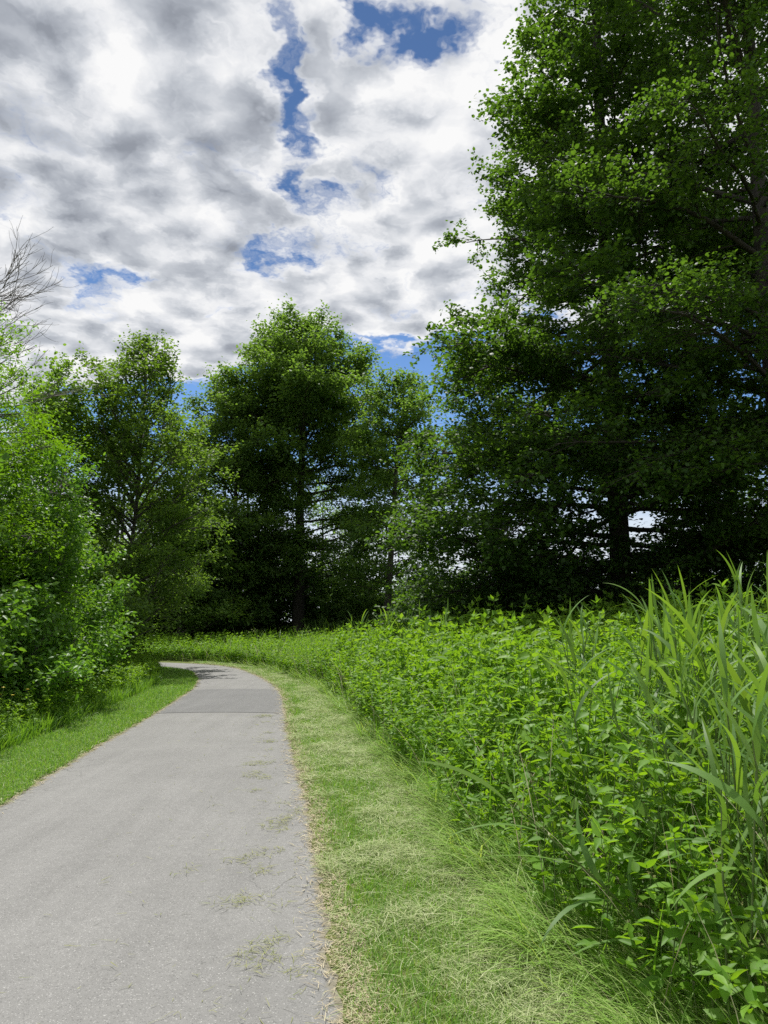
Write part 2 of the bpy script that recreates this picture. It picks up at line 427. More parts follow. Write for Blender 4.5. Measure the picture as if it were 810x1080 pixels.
def structure(o, kind='structure'):
    o['kind'] = kind; return o

# ---------------- ground, path
def make_ground():
    ax = np.unique(np.concatenate([np.linspace(-600, -40, 15), np.linspace(-40, -10, 40), np.linspace(-10, 14, 150), np.linspace(14, 50, 40), np.linspace(50, 600, 15)]))
    ay = np.unique(np.concatenate([np.linspace(-600, -10, 12), np.linspace(-10, 34, 200), np.linspace(34, 70, 30), np.linspace(70, 900, 18)]))
    X, Y = np.meshgrid(ax, ay)
    x, y = X.ravel(), Y.ravel()
    z = ground_z(x, y)
    nx = len(ax); i = (np.arange(len(ay) - 1)[:, None] * nx + np.arange(nx - 1)[None]).ravel()
    F = np.stack([i, i + 1, i + nx + 1, i + nx], -1)
    structure(build('ground', np.stack([x, y, z], -1), F, mat_ground(), smooth=True))
make_ground()

def strip(name, i0, i1, zz, mat, inset=0.0):
    n = 13; u = np.linspace(inset, 1 - inset, n)
    L, Rr = CL[i0:i1], CR[i0:i1]
    r = np.random.default_rng(5)
    P = L[:, None] + (Rr - L)[:, None] * u[None, :, None]
    # slightly ragged sides
    k = np.arange(len(L))
    if inset == 0:
        P[:, 0] += (r.normal(0, .018, len(L)))[:, None]; P[:, -1] += (r.normal(0, .018, len(L)))[:, None]
    z = zz + .02 * (1 - (2 * u - 1) ** 2)[None] + np.zeros((len(L), 1))
    V = np.concatenate([P, z[..., None]], -1).reshape(-1, 3)
    a = (np.arange(len(L) - 1)[:, None] * n + np.arange(n - 1)[None]).ravel()
    UV = np.stack([np.broadcast_to(u, (len(L), n)), np.broadcast_to(k[:, None] * .1, (len(L), n))], -1).reshape(-1, 2)
    return structure(build(name, V, np.stack([a, a + 1, a + n + 1, a + n], -1), mat, smooth=True, uv=UV))
CLd, CRd = catmull(EDGE_L, 40), catmull(EDGE_R, 40)
CLs, CRs = CL, CR
CL, CR = CLd, CRd
strip('path', 0, len(CL), .004, mat_asphalt('weathered_asphalt', (.206, .204, .198)))
i0 = 40 * 6; i1 = 40 * 8 - 12
strip('asphalt_patch', i0, i1, .009, mat_asphalt('newer_asphalt', (.160, .160, .160)), inset=.004)
CL, CR = CLs, CRs

# ------------------------------------------------------------------ trees
def grow(S, D, L, m, bend, wobble, rng):
    """polylines from S along D; bend adds to the z of the heading at every step (array or number)"""
    n = len(S); P = np.empty((n, m, 3)); P[:, 0] = S; d = nrm(D.copy())
    bend = np.broadcast_to(bend, (n,))
    for k in range(1, m):
        P[:, k] = P[:, k - 1] + d * (L / (m - 1))[:, None]
        d = d + rng.normal(0, wobble, (n, 3)); d[:, 2] += bend; d = nrm(d)
    return P
def sample(P, idx, t):
    m = P.shape[1]; f = np.clip(t, 0, .9999) * (m - 1); k = f.astype(int); fr = (f - k)[:, None]
    a, b = P[idx, k], P[idx, k + 1]
    return a + (b - a) * fr, nrm(b - a)
def kids(P, cnt, t0, t1, ang, vert, rng, power=1.0):
    """points and headings of side shoots"""
    idx = np.repeat(np.arange(len(P)), cnt)
    t = t0 + (t1 - t0) * rng.uniform(0, 1, len(idx)) ** power
    S, T = sample(P, idx, t)
    up = np.array([0, 0, 1.]) + rng.normal(0, .25, (len(idx), 3))
    side = nrm(np.cross(T, up)) * np.where(rng.random(len(idx)) < .5, 1, -1)[:, None]
    a = ang + rng.normal(0, .2, len(idx))
    D = T * np.cos(a)[:, None] + side * np.sin(a)[:, None]
    D[:, 2] += rng.normal(0, vert, len(idx)) + vert * .4
    return idx, t, S, nrm(D)
def leaves_on(P, per, t0, spread, size, rng, tpl, up=.75, aspect=.72, droop=.1):
    idx = np.repeat(np.arange(len(P)), per)
    t = rng.uniform(t0, 1.0, len(idx))
    S, T = sample(P, idx, t)
    D = T * .5 + rng.normal(0, .75, T.shape); D[:, 2] = D[:, 2] * .55 - droop; D = nrm(D)
    N = rng.normal(0, 1, T.shape) * (1 - up); N[:, 2] += up; N = nrm(N)
    l = size * rng.uniform(.65, 1.25, len(idx))
    S = S + rng.normal(0, spread, S.shape)
    return place(tpl[0], tpl[1], S, frames(D, N, l * aspect, l))
LEAF4_V = np.array([[0, 0, 0], [.42, .22, .05], [.46, .62, .06], [0, 1, -.08], [-.46, .62, .06], [-.42, .22, .05]])
LEAF4_F = np.array([[0, 1, 5], [1, 2, 4], [1, 4, 5], [2, 3, 4]])
T4 = (LEAF4_V, LEAF4_F)
T1, T2, T3 = (LEAF1_V, LEAF1_F), (LEAF2_V, LEAF2_F), (LEAF3_V, LEAF3_F)

def tree_mesh(seed, H, prof, n_limb, hb, sec, twig, per, leaf, tr, tpl=T1, elev=(5, 60), droop=(-.05, -.01), lean=(0, 0), up=.72,
              twig_tubes=False, side_bias=None, trunk_wob=.02, twig_len=.5, spread=.06, aspect=.75, jitter=.2, lowmore=.95):
    """central-leader tree -> (trunk V,F), (branches V,F), (crown V,F).  prof = [(height fraction, radius)]"""
    rng = np.random.default_rng(seed)
    mt = 16; tz = np.linspace(0, 1, mt)
    tp = np.stack([lean[0] * tz ** 1.3 + np.cumsum(rng.normal(0, trunk_wob, mt)), lean[1] * tz ** 1.3 + np.cumsum(rng.normal(0, trunk_wob, mt)), tz * H], -1)[None]
    tp[0, 0, :2] = 0
    r = tr * (1 - tz * .93) ** .8; r[0] *= 1.5; tp[0, 0, 2] = -.15; r[1] *= 1.03
    trunk = tubes(tp, r[None], 12)
    f = np.sort(hb / H + (1 - hb / H) * rng.random(n_limb) ** lowmore * .985)
    ph = np.arange(n_limb) * 2.39996 + rng.normal(0, .45, n_limb)
    pf, pr = zip(*prof)
    L = np.interp(f, pf, pr) * rng.uniform(1 - jitter * 1.4, 1 + jitter * .6, n_limb)
    if side_bias is not None:
        L = L * side_bias(ph, f)
    S = np.stack([np.interp(f, tz, tp[0, :, k]) for k in range(3)], -1)
    e = np.radians(elev[0] + (elev[1] - elev[0]) * f ** 1.5) + rng.normal(0, .13, n_limb)
    D = np.stack([np.cos(ph) * np.cos(e), np.sin(ph) * np.cos(e), np.sin(e)], -1)
    bend = droop[0] + (droop[1] - droop[0]) * f
    P1 = grow(S, D, L, 10, bend, .07, rng)
    r1 = np.clip(.011 * L + .012, .012, tr * .5)[:, None] * (1 - .86 * np.linspace(0, 1, 10))[None]
    br = [tubes(P1, r1, 6)]
    c2 = np.maximum(3, (sec * L).astype(int))
    i2, t2, S2, D2 = kids(P1, c2, .12, 1.0, .85, .16, rng, .8)
    L2 = (.34 * L[i2] * (1.15 - t2 * .75) + .25) * rng.uniform(.6, 1.2, len(i2))
    P2 = grow(S2, D2, L2, 6, -.01, .12, rng)
    r2 = np.clip(.007 * L2 + .003, .004, .02)[:, None] * (1 - .8 * np.linspace(0, 1, 6))[None]
    br.append(tubes(P2, r2, 4))
    c3 = np.maximum(2, (twig * L2).astype(int))
    i3, t3, S3, D3 = kids(P2, c3, .1, 1.0, .8, .28, rng, .8)
    L3 = twig_len * rng.uniform(.45, 1.15, len(i3))
    P3 = grow(S3, D3, L3, 4, .02, .18, rng)
    if twig_tubes:
        br.append(tubes(P3, np.full((len(P3), 1), .0028) * np.array([1, .8, .6, .3])[None], 3))
    cr = [leaves_on(P3, per, .1, spread, leaf, rng, tpl, up, aspect), leaves_on(P2, max(2, per // 3), .5, spread, leaf, rng, tpl, up, aspect)]
    return trunk, merge(br), merge(cr)

def plant_tree(name, loc, label, cat, meshes, mats, group=None, rz=0.0):
    root = empty(name, loc, label, cat, group, rz)
    tk, br, cr = meshes
    build('trunk', *tk, mats[0], root, smooth=True)
    if br is not None: build('branches', *br, mats[0], root, smooth=True)
    build('crown', *cr, mats[1], root)
    return root

AL = [(0, .78), (.12, .92), (.3, 1.0), (.5, .95), (.7, .78), (.86, .5), (1, .10)]
def prof(r, P=AL): return [(a, b * r) for a, b in P]

# big alder on the right, trunk in view
tA = tree_mesh(11, 26.5, [(0, 5.4), (.1, 6.1), (.3, 5.7), (.42, 5.0), (.53, 4.0), (.645, 2.5), (.75, 1.9), (.9, 1.3), (1, .3)], 185, 1.3, 6.0, 8.0, 7, .118, .30, tpl=T4, jitter=.12, lowmore=1.5, side_bias=lambda ph, f: np.where((np.abs(np.angle(np.exp(1j * (ph + 1.87)))) < .75) & (f < .15), .30, 1.0),
               elev=(-4, 55), droop=(-.015, -.02), twig_tubes=True, twig_len=.55)
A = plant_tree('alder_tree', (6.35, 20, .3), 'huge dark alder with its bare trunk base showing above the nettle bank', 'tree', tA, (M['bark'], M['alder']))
# second big alder, trunk at the right edge
tB = tree_mesh(23, 24, [(0, 4.2), (.15, 5.0), (.35, 5.0), (.6, 4.3), (.8, 3.2), (.95, 1.3), (1, .3)], 120, 4.2, 5.2, 7.0, 9, .088, .25, tpl=T4,
               elev=(8, 58), droop=(-.04, -.02), twig_tubes=True, twig_len=.5)
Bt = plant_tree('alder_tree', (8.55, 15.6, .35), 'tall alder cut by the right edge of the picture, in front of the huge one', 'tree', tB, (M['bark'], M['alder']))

# trees beyond the bend
tC = tree_mesh(33, 16.2, [(0, 3.0), (.12, 4.6), (.3, 5.5), (.5, 5.6), (.7, 4.9), (.85, 3.7), (.95, 2.3), (1, .9)], 118, 2.2, 3.3, 5.2, 16, .145, .32, tpl=T4,
               side_bias=lambda ph, f: np.where((np.abs(np.angle(np.exp(1j * (ph + 1.46)))) < .8) & (f < .5), .45, 1.0), elev=(6, 58), droop=(-.03, -.015), twig_len=.75, spread=.13, jitter=.14, lowmore=.92)
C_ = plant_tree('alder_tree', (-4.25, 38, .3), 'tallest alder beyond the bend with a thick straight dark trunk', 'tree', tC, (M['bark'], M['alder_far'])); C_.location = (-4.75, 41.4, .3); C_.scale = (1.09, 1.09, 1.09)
tC2 = tree_mesh(37, 13.0, [(0, 2.4), (.15, 3.8), (.4, 4.3), (.65, 3.7), (.85, 2.5), (1, .8)], 72, 2.2, 3.0, 5.0, 17, .14, .17, tpl=T4,
                elev=(5, 55), droop=(-.03, -.01), twig_len=.7, spread=.12, jitter=.3)
_t = plant_tree('alder_tree', (-8.1, 39.9, .3), 'shorter slim alder standing just left of the tallest trunk beyond the bend', 'tree', tC2, (M['bark'], M['alder_far'])); _t.scale = (1.08, 1.08, 1.08)
tD = tree_mesh(41, 12.6, [(0, 1.6), (.15, 2.3), (.35, 2.8), (.55, 2.9), (.75, 2.4), (.9, 1.5), (1, .4)], 92, 2.0, 3.5, 4.8, 17, .14, .18, tpl=T4,
               side_bias=lambda ph, f: np.where((np.abs(np.angle(np.exp(1j * (ph + 1.57)))) < .8) & (f < .6), .45, 1.0), elev=(12, 45), droop=(-.035, -.02), lean=(1.0, .2), twig_len=.65, spread=.11, jitter=.35)
_t = plant_tree('alder_tree', (.1, 36.6, .3), 'leaning open crowned alder between the tallest alder and the huge right one', 'tree', tD, (M['bark'], M['alder_far'])); _t.scale = (1.08, 1.08, 1.08)
# light-leaved trees on the left
tE = tree_mesh(53, 10.7, [(0, 2.0), (.15, 3.0), (.35, 3.6), (.6, 3.0), (.8, 1.9), (.95, .8), (1, .3)], 112, .8, 3.6, 5.5, 14, .105, .09, tpl=T4,
               elev=(30, 68), droop=(-.02, -.005), twig_tubes=False, twig_len=.55, spread=.08, trunk_wob=.035, jitter=.4)
E = plant_tree('birch_tree', (-8.3, 24.3, .15), 'airy light green tree with slender stems behind the left bushes, sky through its top', 'tree', tE, (M['bark_grey'], M['birch']))
tE2 = tree_mesh(57, 9.6, [(0, 1.8), (.2, 2.5), (.5, 2.4), (.8, 1.5), (1, .2)], 80, .8, 3.6, 5.6, 14, .11, .09, tpl=T4,
                elev=(30, 65), droop=(-.02, -.005), twig_len=.55, spread=.09, trunk_wob=.03, jitter=.4)
plant_tree('birch_tree', (-10.6, 23.0, .15), 'lower light green tree crowded behind the bright yellow green one at left', 'tree', tE2, (M['bark_grey'], M['birch']))
tE3 = tree_mesh(59, 9.3, [(0, 2.4), (.2, 3.2), (.5, 3.1), (.8, 1.9), (1, .3)], 75, .6, 3.4, 5.2, 15, .14, .11, tpl=T4,
                elev=(20, 60), droop=(-.03, -.01), twig_len=.65, spread=.1, jitter=.35)
_t = plant_tree('birch_tree', (-10.2, 37.2, .15), 'yellowish green tree filling the gap left of the tallest alder', 'tree', tE3, (M['bark_grey'], M['birch'])); _t.scale = (1.08, 1.08, 1.08)
# yellow-green tree at the left edge
tS = tree_mesh(61, 6.5, [(0, 1.8), (.25, 2.4), (.55, 2.4), (.8, 1.7), (1, .3)], 105, .6, 5.0, 6.8, 15, .075, .10,
               elev=(15, 60), droop=(-.05, -.03), twig_len=.5, spread=.06, aspect=.5)
plant_tree('young_tree', (-7.7, 12.3, .12), 'bright yellow green young tree at the left edge under the bare twigs', 'tree', tS, (M['bark_grey'], M['robinia']))

# bare tree: twigs only
def bare_tree(seed, H):
    rng = np.random.default_rng(seed)
    tz = np.linspace(0, 1, 12)
    tp = np.stack([np.cumsum(rng.normal(0, .03, 12)), np.cumsum(rng.normal(0, .03, 12)), tz * H], -1)[None]
    tk = tubes(tp, (.12 * (1 - .9 * tz))[None], 10)
    n = 26; f = rng.uniform(.35, .98, n); ph = np.arange(n) * 2.4; L = 3.2 * (1.15 - f) + .9
    S = np.stack([np.interp(f, tz, tp[0, :, k]) for k in range(3)], -1); e = np.radians(rng.uniform(15, 50, n))
    D = np.stack([np.cos(ph) * np.cos(e), np.sin(ph) * np.cos(e), np.sin(e)], -1)
    P1 = grow(S, D, L, 9, .05, .12, rng)
    br = [tubes(P1, (.010 * L + .008)[:, None] * (1 - .8 * np.linspace(0, 1, 9))[None], 5)]
    i2, t2, S2, D2 = kids(P1, np.full(n, 9), .2, 1, .6, .2, rng); L2 = rng.uniform(.4, 1.3, len(i2))
    P2 = grow(S2, D2, L2, 6, .07, .14, rng); br.append(tubes(P2, np.full((len(P2), 1), .009) * np.linspace(1, .4, 6)[None], 4))
    i3, t3, S3, D3 = kids(P2, np.full(len(P2), 5), .2, 1, .55, .25, rng); L3 = rng.uniform(.2, .7, len(i3))
    P3 = grow(S3, D3, L3, 5, .07, .14, rng); br.append(tubes(P3, np.full((len(P3), 1), .0055) * np.linspace(1, .5, 5)[None], 3))
    return tk, merge(br)
tk, br = bare_tree(71, 9.0)
bt = empty('bare_tree', (-9.9, 16.3, .1), 'leafless tree with fine grey twigs against the clouds at the left edge', 'tree')
build('trunk', *tk, M['dead_wood'], bt, smooth=True); build('branches', *br, M['dead_wood'], bt, smooth=True)

# ------------------------------------------------------------------ shrubs
def shrub_mesh(seed, H, rad, stems, sec, twig, per, leaf, tpl, aspect=.55, elev=(15, 85), up=.6, spread=.05, squash=1.0):
    rng = np.random.default_rng(seed)
    ph = rng.uniform(0, 2 * np.pi, stems); e = np.radians(elev[0] + (elev[1] - elev[0]) * rng.random(stems) ** .8)
    S = np.stack([rng.normal(0, rad * .18, stems), rng.normal(0, rad * .18, stems), np.zeros(stems)], -1)
    D = np.stack([np.cos(ph) * np.cos(e), np.sin(ph) * np.cos(e), np.sin(e)], -1)
    L = 1.0 / np.sqrt((np.cos(e) / rad) ** 2 + (np.sin(e) / H) ** 2) * rng.uniform(.75, 1.1, stems)
    P1 = grow(S, D, L * 1.03, 9, np.where(e > 1.0, -.02, .02), .10, rng)
    br = [tubes(P1, (.006 * L + .006)[:, None] * (1 - .8 * np.linspace(0, 1, 9))[None], 5)]
    i2, t2, S2, D2 = kids(P1, np.maximum(3, (sec * L).astype(int)), .15, 1, .8, .25, rng, .75)
    L2 = (.25 * rad + .2) * rng.uniform(.5, 1.2, len(i2))
    P2 = grow(S2, D2, L2, 5, -.015, .14, rng); br.append(tubes(P2, np.full((len(P2), 1), .006) * np.linspace(1, .4, 5)[None], 4))
    i3, t3, S3, D3 = kids(P2, np.maximum(2, (twig * L2).astype(int)), .1, 1, .8, .3, rng, .8)
    P3 = grow(S3, D3, rng.uniform(.15, .4, len(i3)), 4, -.01, .15, rng)
    cr = [leaves_on(P3, per, .1, spread, leaf, rng, tpl, up, aspect, .18), leaves_on(P2, 3, .4, spread, leaf, rng, tpl, up, aspect, .18)]
    V, F = merge(cr); V[:, 2] = np.maximum(V[:, 2], .03)
    return merge(br), (V, F)
def plant_shrub(loc, label, meshes, mat, group=None, rz=0.0, name='shrub'):
    root = empty(name, loc, label, 'shrub', group, rz)
    build('stems', *meshes[0], M['bark_grey'], root, smooth=True); build('foliage', *meshes[1], mat, root)
    return root
HG = 'bushes of the hedge left of the path'
plant_shrub((-6.75, 9.9, .1), 'nearest broad leaved hedge bush at the left edge with pale leaf tips', shrub_mesh(101, 3.7, 1.75, 44, 7, 15, 7, .105, T2), M['hedge'], HG)
plant_shrub((-7.1, 13.2, .1), 'tall sunlit hedge bush below the yellow green tree', shrub_mesh(102, 4.5, 1.85, 46, 7, 14, 7, .10, T2), M['hedge'], HG)
plant_shrub((-8.2, 16.6, .1), 'middle hedge bush with sunny top standing before the airy tree', shrub_mesh(103, 4.0, 1.8, 46, 7, 14, 8, .11, T4), M['hedge'], HG)
plant_shrub((-8.2, 19.7, .1), 'darker hedge bush overhanging the tall grass where the path begins to bend', shrub_mesh(104, 2.9, 1.75, 44, 7, 14, 8, .115, T4), M['birch'], HG)
plant_shrub((-9.0, 22.8, .1), 'last hedge bush at the inside of the bend', shrub_mesh(105, 2.9, 1.7, 42, 7, 14, 8, .12, T4), M['birch'], HG)
plant_shrub((-6.2, 11.6, .1), 'low rounded bush at the foot of the hedge beside the nearest bush', shrub_mesh(107, 1.7, 1.05, 34, 8, 16, 7, .095, T2), M['hedge'], HG)
plant_shrub((-6.7, 15.6, .1), 'low spreading bush at the foot of the hedge halfway to the bend', shrub_mesh(108, 1.8, 1.2, 34, 8, 15, 7, .10, T4), M['hedge'], HG)
plant_shrub((-9.4, 15.0, .1), 'high leafy bush filling the hedge behind the middle bushes', shrub_mesh(106, 5.6, 2.0, 40, 6, 12, 8, .12, T4), M['birch'], HG)

# dark bushes and trees beyond the bend
US = 'dark bushes under the trees beyond the bend'
sh1 = shrub_mesh(111, 3.2, 2.4, 30, 4, 8, 7, .17, T1, aspect=.7)
sh2 = shrub_mesh(112, 4.6, 2.6, 32, 4, 8, 7, .17, T1, aspect=.7)
spots = [(-12.5, 36, 1, 1.0), (-9.8, 37.5, 0, 1.1), (-7.6, 38.6, 1, .9), (-6.2, 41, 1, 1.0), (-3.0, 41.5, 0, 1.05), (-.9, 38.2, 0, .95), (1.6, 37.5, 0, .8), (3.2, 33.5, 0, .8),
         (-15.5, 37, 1, 1.2), (-11, 42, 1, 1.3), (5.2, 30, 0, .75), (-2.0, 37.0, 0, .8), (.8, 41, 1, .75), (2.4, 40, 1, .7), (4.4, 36, 1, .7)]
first = {}
for k, (x, y, w, sc) in enumerate(spots):
    lb = 'dark green bush in the shade under the trees beyond the bend'
    if w not in first:
        o = first[w] = plant_shrub((x, y, .3), lb, (sh1, sh2)[w], M['alder_far'], US)
    else:
        o = copy_tree(first[w])
    if y > 35: y += 2.6
    o.location = (x, y, .3); o.rotation_euler = (0, 0, k * 1.7); o.scale = (sc, sc, sc)
# backing trees
BG = 'trees far behind the bend'
tF = tree_mesh(81, 11.5, [(0, 2.2), (.2, 3.2), (.5, 3.2), (.8, 1.9), (1, .3)], 60, .8, 2.6, 4.2, 8, .2, .16, elev=(8, 55), droop=(-.03, -.01), twig_len=.75, spread=.14, jitter=.3)
f0 = None
for k, (x, y, sc) in enumerate([(-10.2, 41, 1.0), (-14.5, 40, 1.0), (-19, 39, 1.1), (-25, 42, 1.15), (-8.5, 46, 1.05), (-17, 48, 1.2), (-1.6, 47, .72), (2.6, 49, .62), (-4.2, 51, .9)]):
    if f0 is None:
        o = f0 = plant_tree('background_tree', (x, y, .3), 'dark leafy tree in the wood behind the alders beyond the bend', 'tree', tF, (M['bark'], M['alder_far']), BG)
    else: o = copy_tree(f0)
    o.location = (x, y, .3); o.rotation_euler = (0, 0, k * 2.1); o.scale = (sc, sc, sc)
# sunny bushes across the meadow, seen below the big alders
SB = 'pale bushes across the meadow behind the big alders'
sh3 = shrub_mesh(121, 3.4, 2.8, 28, 4, 8, 6, .2, T1, aspect=.7)
s0 = None
for k, (x, y, sc) in enumerate([(4.5, 47, 1.0), (10, 50, 1.1), (15.5, 44, 1.1), (21, 46, 1.25), (18.5, 33, 1.0), (13.5, 31, .9), (27, 44, 1.3), (24, 34, 1.2), (7.5, 40, .9), (12.5, 38, 1.0), (17, 39, 1.1), (2.5, 52, 1.0), (-1.5, 56, 1.1), (31, 38, 1.3), (10.5, 27.5, .7), (21, 27, .9)]):
    if s0 is None:
        o = s0 = plant_shrub((x, y, .3), 'sunlit pale green bush across the meadow, glimpsed below the big alders', sh3, M['hedge'], SB)
    else: o = copy_tree(s0)
    o.location = (x, y, .3); o.rotation_euler = (0, 0, k * 1.3); o.scale = (sc, sc, sc)

# ------------------------------------------------------------------ nettles and undergrowth
def nettle_mesh(seed, H, tpl, leaf=.10, nodes=9, sides=5):
    rng = np.random.default_rng(seed)
    az = rng.uniform(0, 6.28); ln = rng.uniform(.03, .16)
    tz = np.linspace(0, 1, 6)
    sp = np.stack([np.sin(az) * ln * tz ** 2 * H, np.cos(az) * ln * tz ** 2 * H, tz * H], -1)[None]
    stem = tubes(sp, (.0042 * (1 - .55 * tz))[None], sides)
    P, D, L = [], [], []
    shoots = []
    for k in range(3):   # leafy side shoots
        f = rng.uniform(.35, .75); q = np.array([np.interp(f, tz, sp[0, :, j]) for j in range(3)]); a = rng.uniform(0, 6.28)
        pl = q + np.outer(np.linspace(0, 1, 6), [np.sin(a) * .16, np.cos(a) * .16, .20]); shoots.append(pl)
        for c in (2, 4, 5):
            for sg in (0, 1, 2)[:3 if c == 5 else 2]:
                b = a + 1.571 + sg * 3.14 + rng.normal(0, .4) if c < 5 else a + sg * 2.1; e = np.radians(rng.normal(8, 22))
                D.append([np.sin(b) * np.cos(e), np.cos(b) * np.cos(e), np.sin(e)]); P.append(pl[c]); L.append(leaf * rng.uniform(.5, .8))
    stem = merge([stem, tubes(np.array(shoots), np.full((3, 6), .0018), 3)])
    hs = np.linspace(.18, .98, nodes) ** .85
    for k, f in enumerate(hs):
        q = np.array([np.interp(f, tz, sp[0, :, j]) for j in range(3)])
        nl = 2 if f < .93 else 4
        for s in range(nl):
            a = k * 1.571 + s * 6.283 / nl + rng.normal(0, .25)
            e = np.radians(rng.normal(2 if f < .9 else 30, 22))
            D.append([np.sin(a) * np.cos(e), np.cos(a) * np.cos(e), np.sin(e)])
            pet = .035 * (1.1 - f)
            P.append(q + np.array(D[-1]) * pet)
            L.append(leaf * (np.interp(f, [.15, .55, .85, 1], [.8, 1.1, .85, .45])) * rng.uniform(.8, 1.15))
    P, D, L = np.array(P), np.array(D), np.array(L)
    N = np.tile([0, 0, 1.], (len(P), 1)) + rng.normal(0, .38, (len(P), 3)); N = nrm(N)
    fol = place(tpl[0], tpl[1], P, frames(nrm(D), N, L * .50, L))
    return stem, fol

def scatter(n, x0, x1, y0, y1, rng):
    return np.stack([rng.uniform(x0, x1, n), rng.uniform(y0, y1, n)], -1)

def verge_w(y):  # width of the mown strip on the right
    return np.interp(y, [0, 6, 12, 20, 25, 30], [1.20, 1.12, 1.25, 1.05, .85, .75])

rng = np.random.default_rng(7)
pts = scatter(30000, -12, 13, .8, 33.5, rng)
dr = sdist(pts, CR) - verge_w(pts[:, 1]) - .12 * wob(pts[:, 0], pts[:, 1], 1.6, 1)
inview = np.abs(pts[:, 0]) < pts[:, 1] * .56 + 1.2
lim = np.interp(pts[:, 1], [2, 8, 20, 26, 33], [7, 11, 14, 4.5, 4.0])
keep = (dr > 0) & (dr < lim) & inview
dens = np.where(dr < .9, 1.0, .50) * np.interp(pts[:, 1], [2, 8, 20, 23, 33], [1.0, .9, .65, 1.0, 1.0])
keep &= rng.random(len(pts)) < dens
pts, dr = pts[keep], dr[keep]
order = np.argsort(pts[:, 1] + .6 * np.maximum(dr, 0)); pts, dr = pts[order], dr[order]
zz = ground_z(pts[:, 0], pts[:, 1])
base_h = np.interp(pts[:, 1], [2, 5, 9, 14, 19.3, 21, 25, 33], [1.0, 1.06, 1.15, 1.25, 1.30, .75, .8, .85])
hh = (base_h * (.72 + .28 * smooth(dr, 0, .8)) + .24 * wob(pts[:, 0], pts[:, 1], 2.0, 3) * np.interp(pts[:, 1], [20, 24], [1, .25])) * rng.uniform(.78, 1.12, len(pts))
N_IND = 150
protoA = [nettle_mesh(200 + k, 1.0, T3, leaf=.105 + .012 * (k % 3), nodes=8 + k % 3) for k in range(6)]
NG = 'nettle plants at the front of the bank right of the mown verge'
roots = []
nlab = 'leafy green nettle plant in the dense front of the bank right of the mown verge'
for k in range(N_IND):
    if k < 6:
        o = empty('nettle_plant', (0, 0, 0), nlab, 'plant', NG)
        build('stem', *protoA[k][0], M['stalk'], o, smooth=True); build('foliage', *protoA[k][1], M['nettle'], o)
        roots.append(o)
    else:
        o = copy_tree(roots[k % 6])
    o.location = (pts[k, 0], pts[k, 1], zz[k]); s_ = hh[k]
    o.scale = (max(.85, s_ * .95), max(.85, s_ * .95), s_); o.rotation_euler = (rng.normal(0, .10), rng.normal(-.05, .10), rng.uniform(0, 6.28))
# the rest of the bank
rp, rh, rz_ = pts[N_IND:], hh[N_IND:], zz[N_IND:]
parts, parts_w = [], []
near = rp[:, 1] < 9
species = wob(rp[:, 0], rp[:, 1], 1.2, 21) + rng.normal(0, .35, len(rp)) > .25
rh = rh * np.where(species, 1.08, 1.0)
for tplk, sel in ((T2, near), (T1, ~near)):
    for k in range(6):
        m = sel & np.where(species, 3 * (np.arange(len(rp)) % 2) == k, np.array([1, 2, 4, 5])[np.arange(len(rp)) % 4] == k)
        st, fo = nettle_mesh(300 + k, 1.0, tplk, leaf=(.11 if tplk is T2 else .125) * (1.0 if k % 3 else 1.25), nodes=8, sides=3)
        n = m.sum(); a = rng.uniform(0, 6.28, n)
        Mx = np.zeros((n, 3, 3)); w = np.maximum(.9, rh[m]); Mx[:, 0, 0] = np.cos(a) * w; Mx[:, 0, 1] = -np.sin(a) * w; Mx[:, 1, 0] = np.sin(a) * w; Mx[:, 1, 1] = np.cos(a) * w
        Mx[:, 2, 2] = rh[m]; Mx[:, 0, 2] = rng.normal(-.03, .10, n); Mx[:, 1, 2] = rng.normal(0, .10, n)
        P = np.stack([rp[m, 0], rp[m, 1], rz_[m]], -1)
        V, F = merge([st, fo])
        (parts if k % 3 else parts_w).append(place(V, F, P, Mx))
o = structure(build('undergrowth', *merge(parts_w), M['weed']), 'stuff'); o['label'] = 'paler yellow green weeds mixed through the right bank'
o = structure(build('undergrowth', *merge(parts), M['nettle']), 'stuff')
o['label'] = 'dense green nettles and weeds covering the bank right of the path and round the bend'

# long grass threaded through the bank
p2 = scatter(48000, -9, 9, 1.2, 30, rng); d2 = sdist(p2, CR) - verge_w(p2[:, 1])
k2 = (d2 > -.12) & (d2 < 5) & (np.abs(p2[:, 0]) < p2[:, 1] * .56 + .8) & (rng.random(len(p2)) < np.where(d2 < .35, 1.0, .55) * np.interp(p2[:, 1], [2, 10, 30], [1, .7, .5]))
p2, d2 = p2[k2], d2[k2]; n = len(p2)
P = np.stack([p2[:, 0], p2[:, 1], ground_z(p2[:, 0], p2[:, 1])], -1)
L = rng.uniform(.5, 1.45, n) * np.interp(d2, [-.1, .3, 1], [.5, .9, 1.15]); e0 = np.radians(rng.uniform(68, 88, n)); e1 = np.radians(rng.uniform(-10, 65, n))
V, F = ribbons(P, rng.uniform(0, 6.28, n), L, rng.uniform(.004, .010, n) * np.interp(p2[:, 1], [3, 12, 30], [1, 1.5, 2.4]), e0, e1, 5)
o = structure(build('tall_grass', V, F, M['tall_grass']), 'stuff'); o['label'] = 'long thin grass growing between the nettles of the right bank'

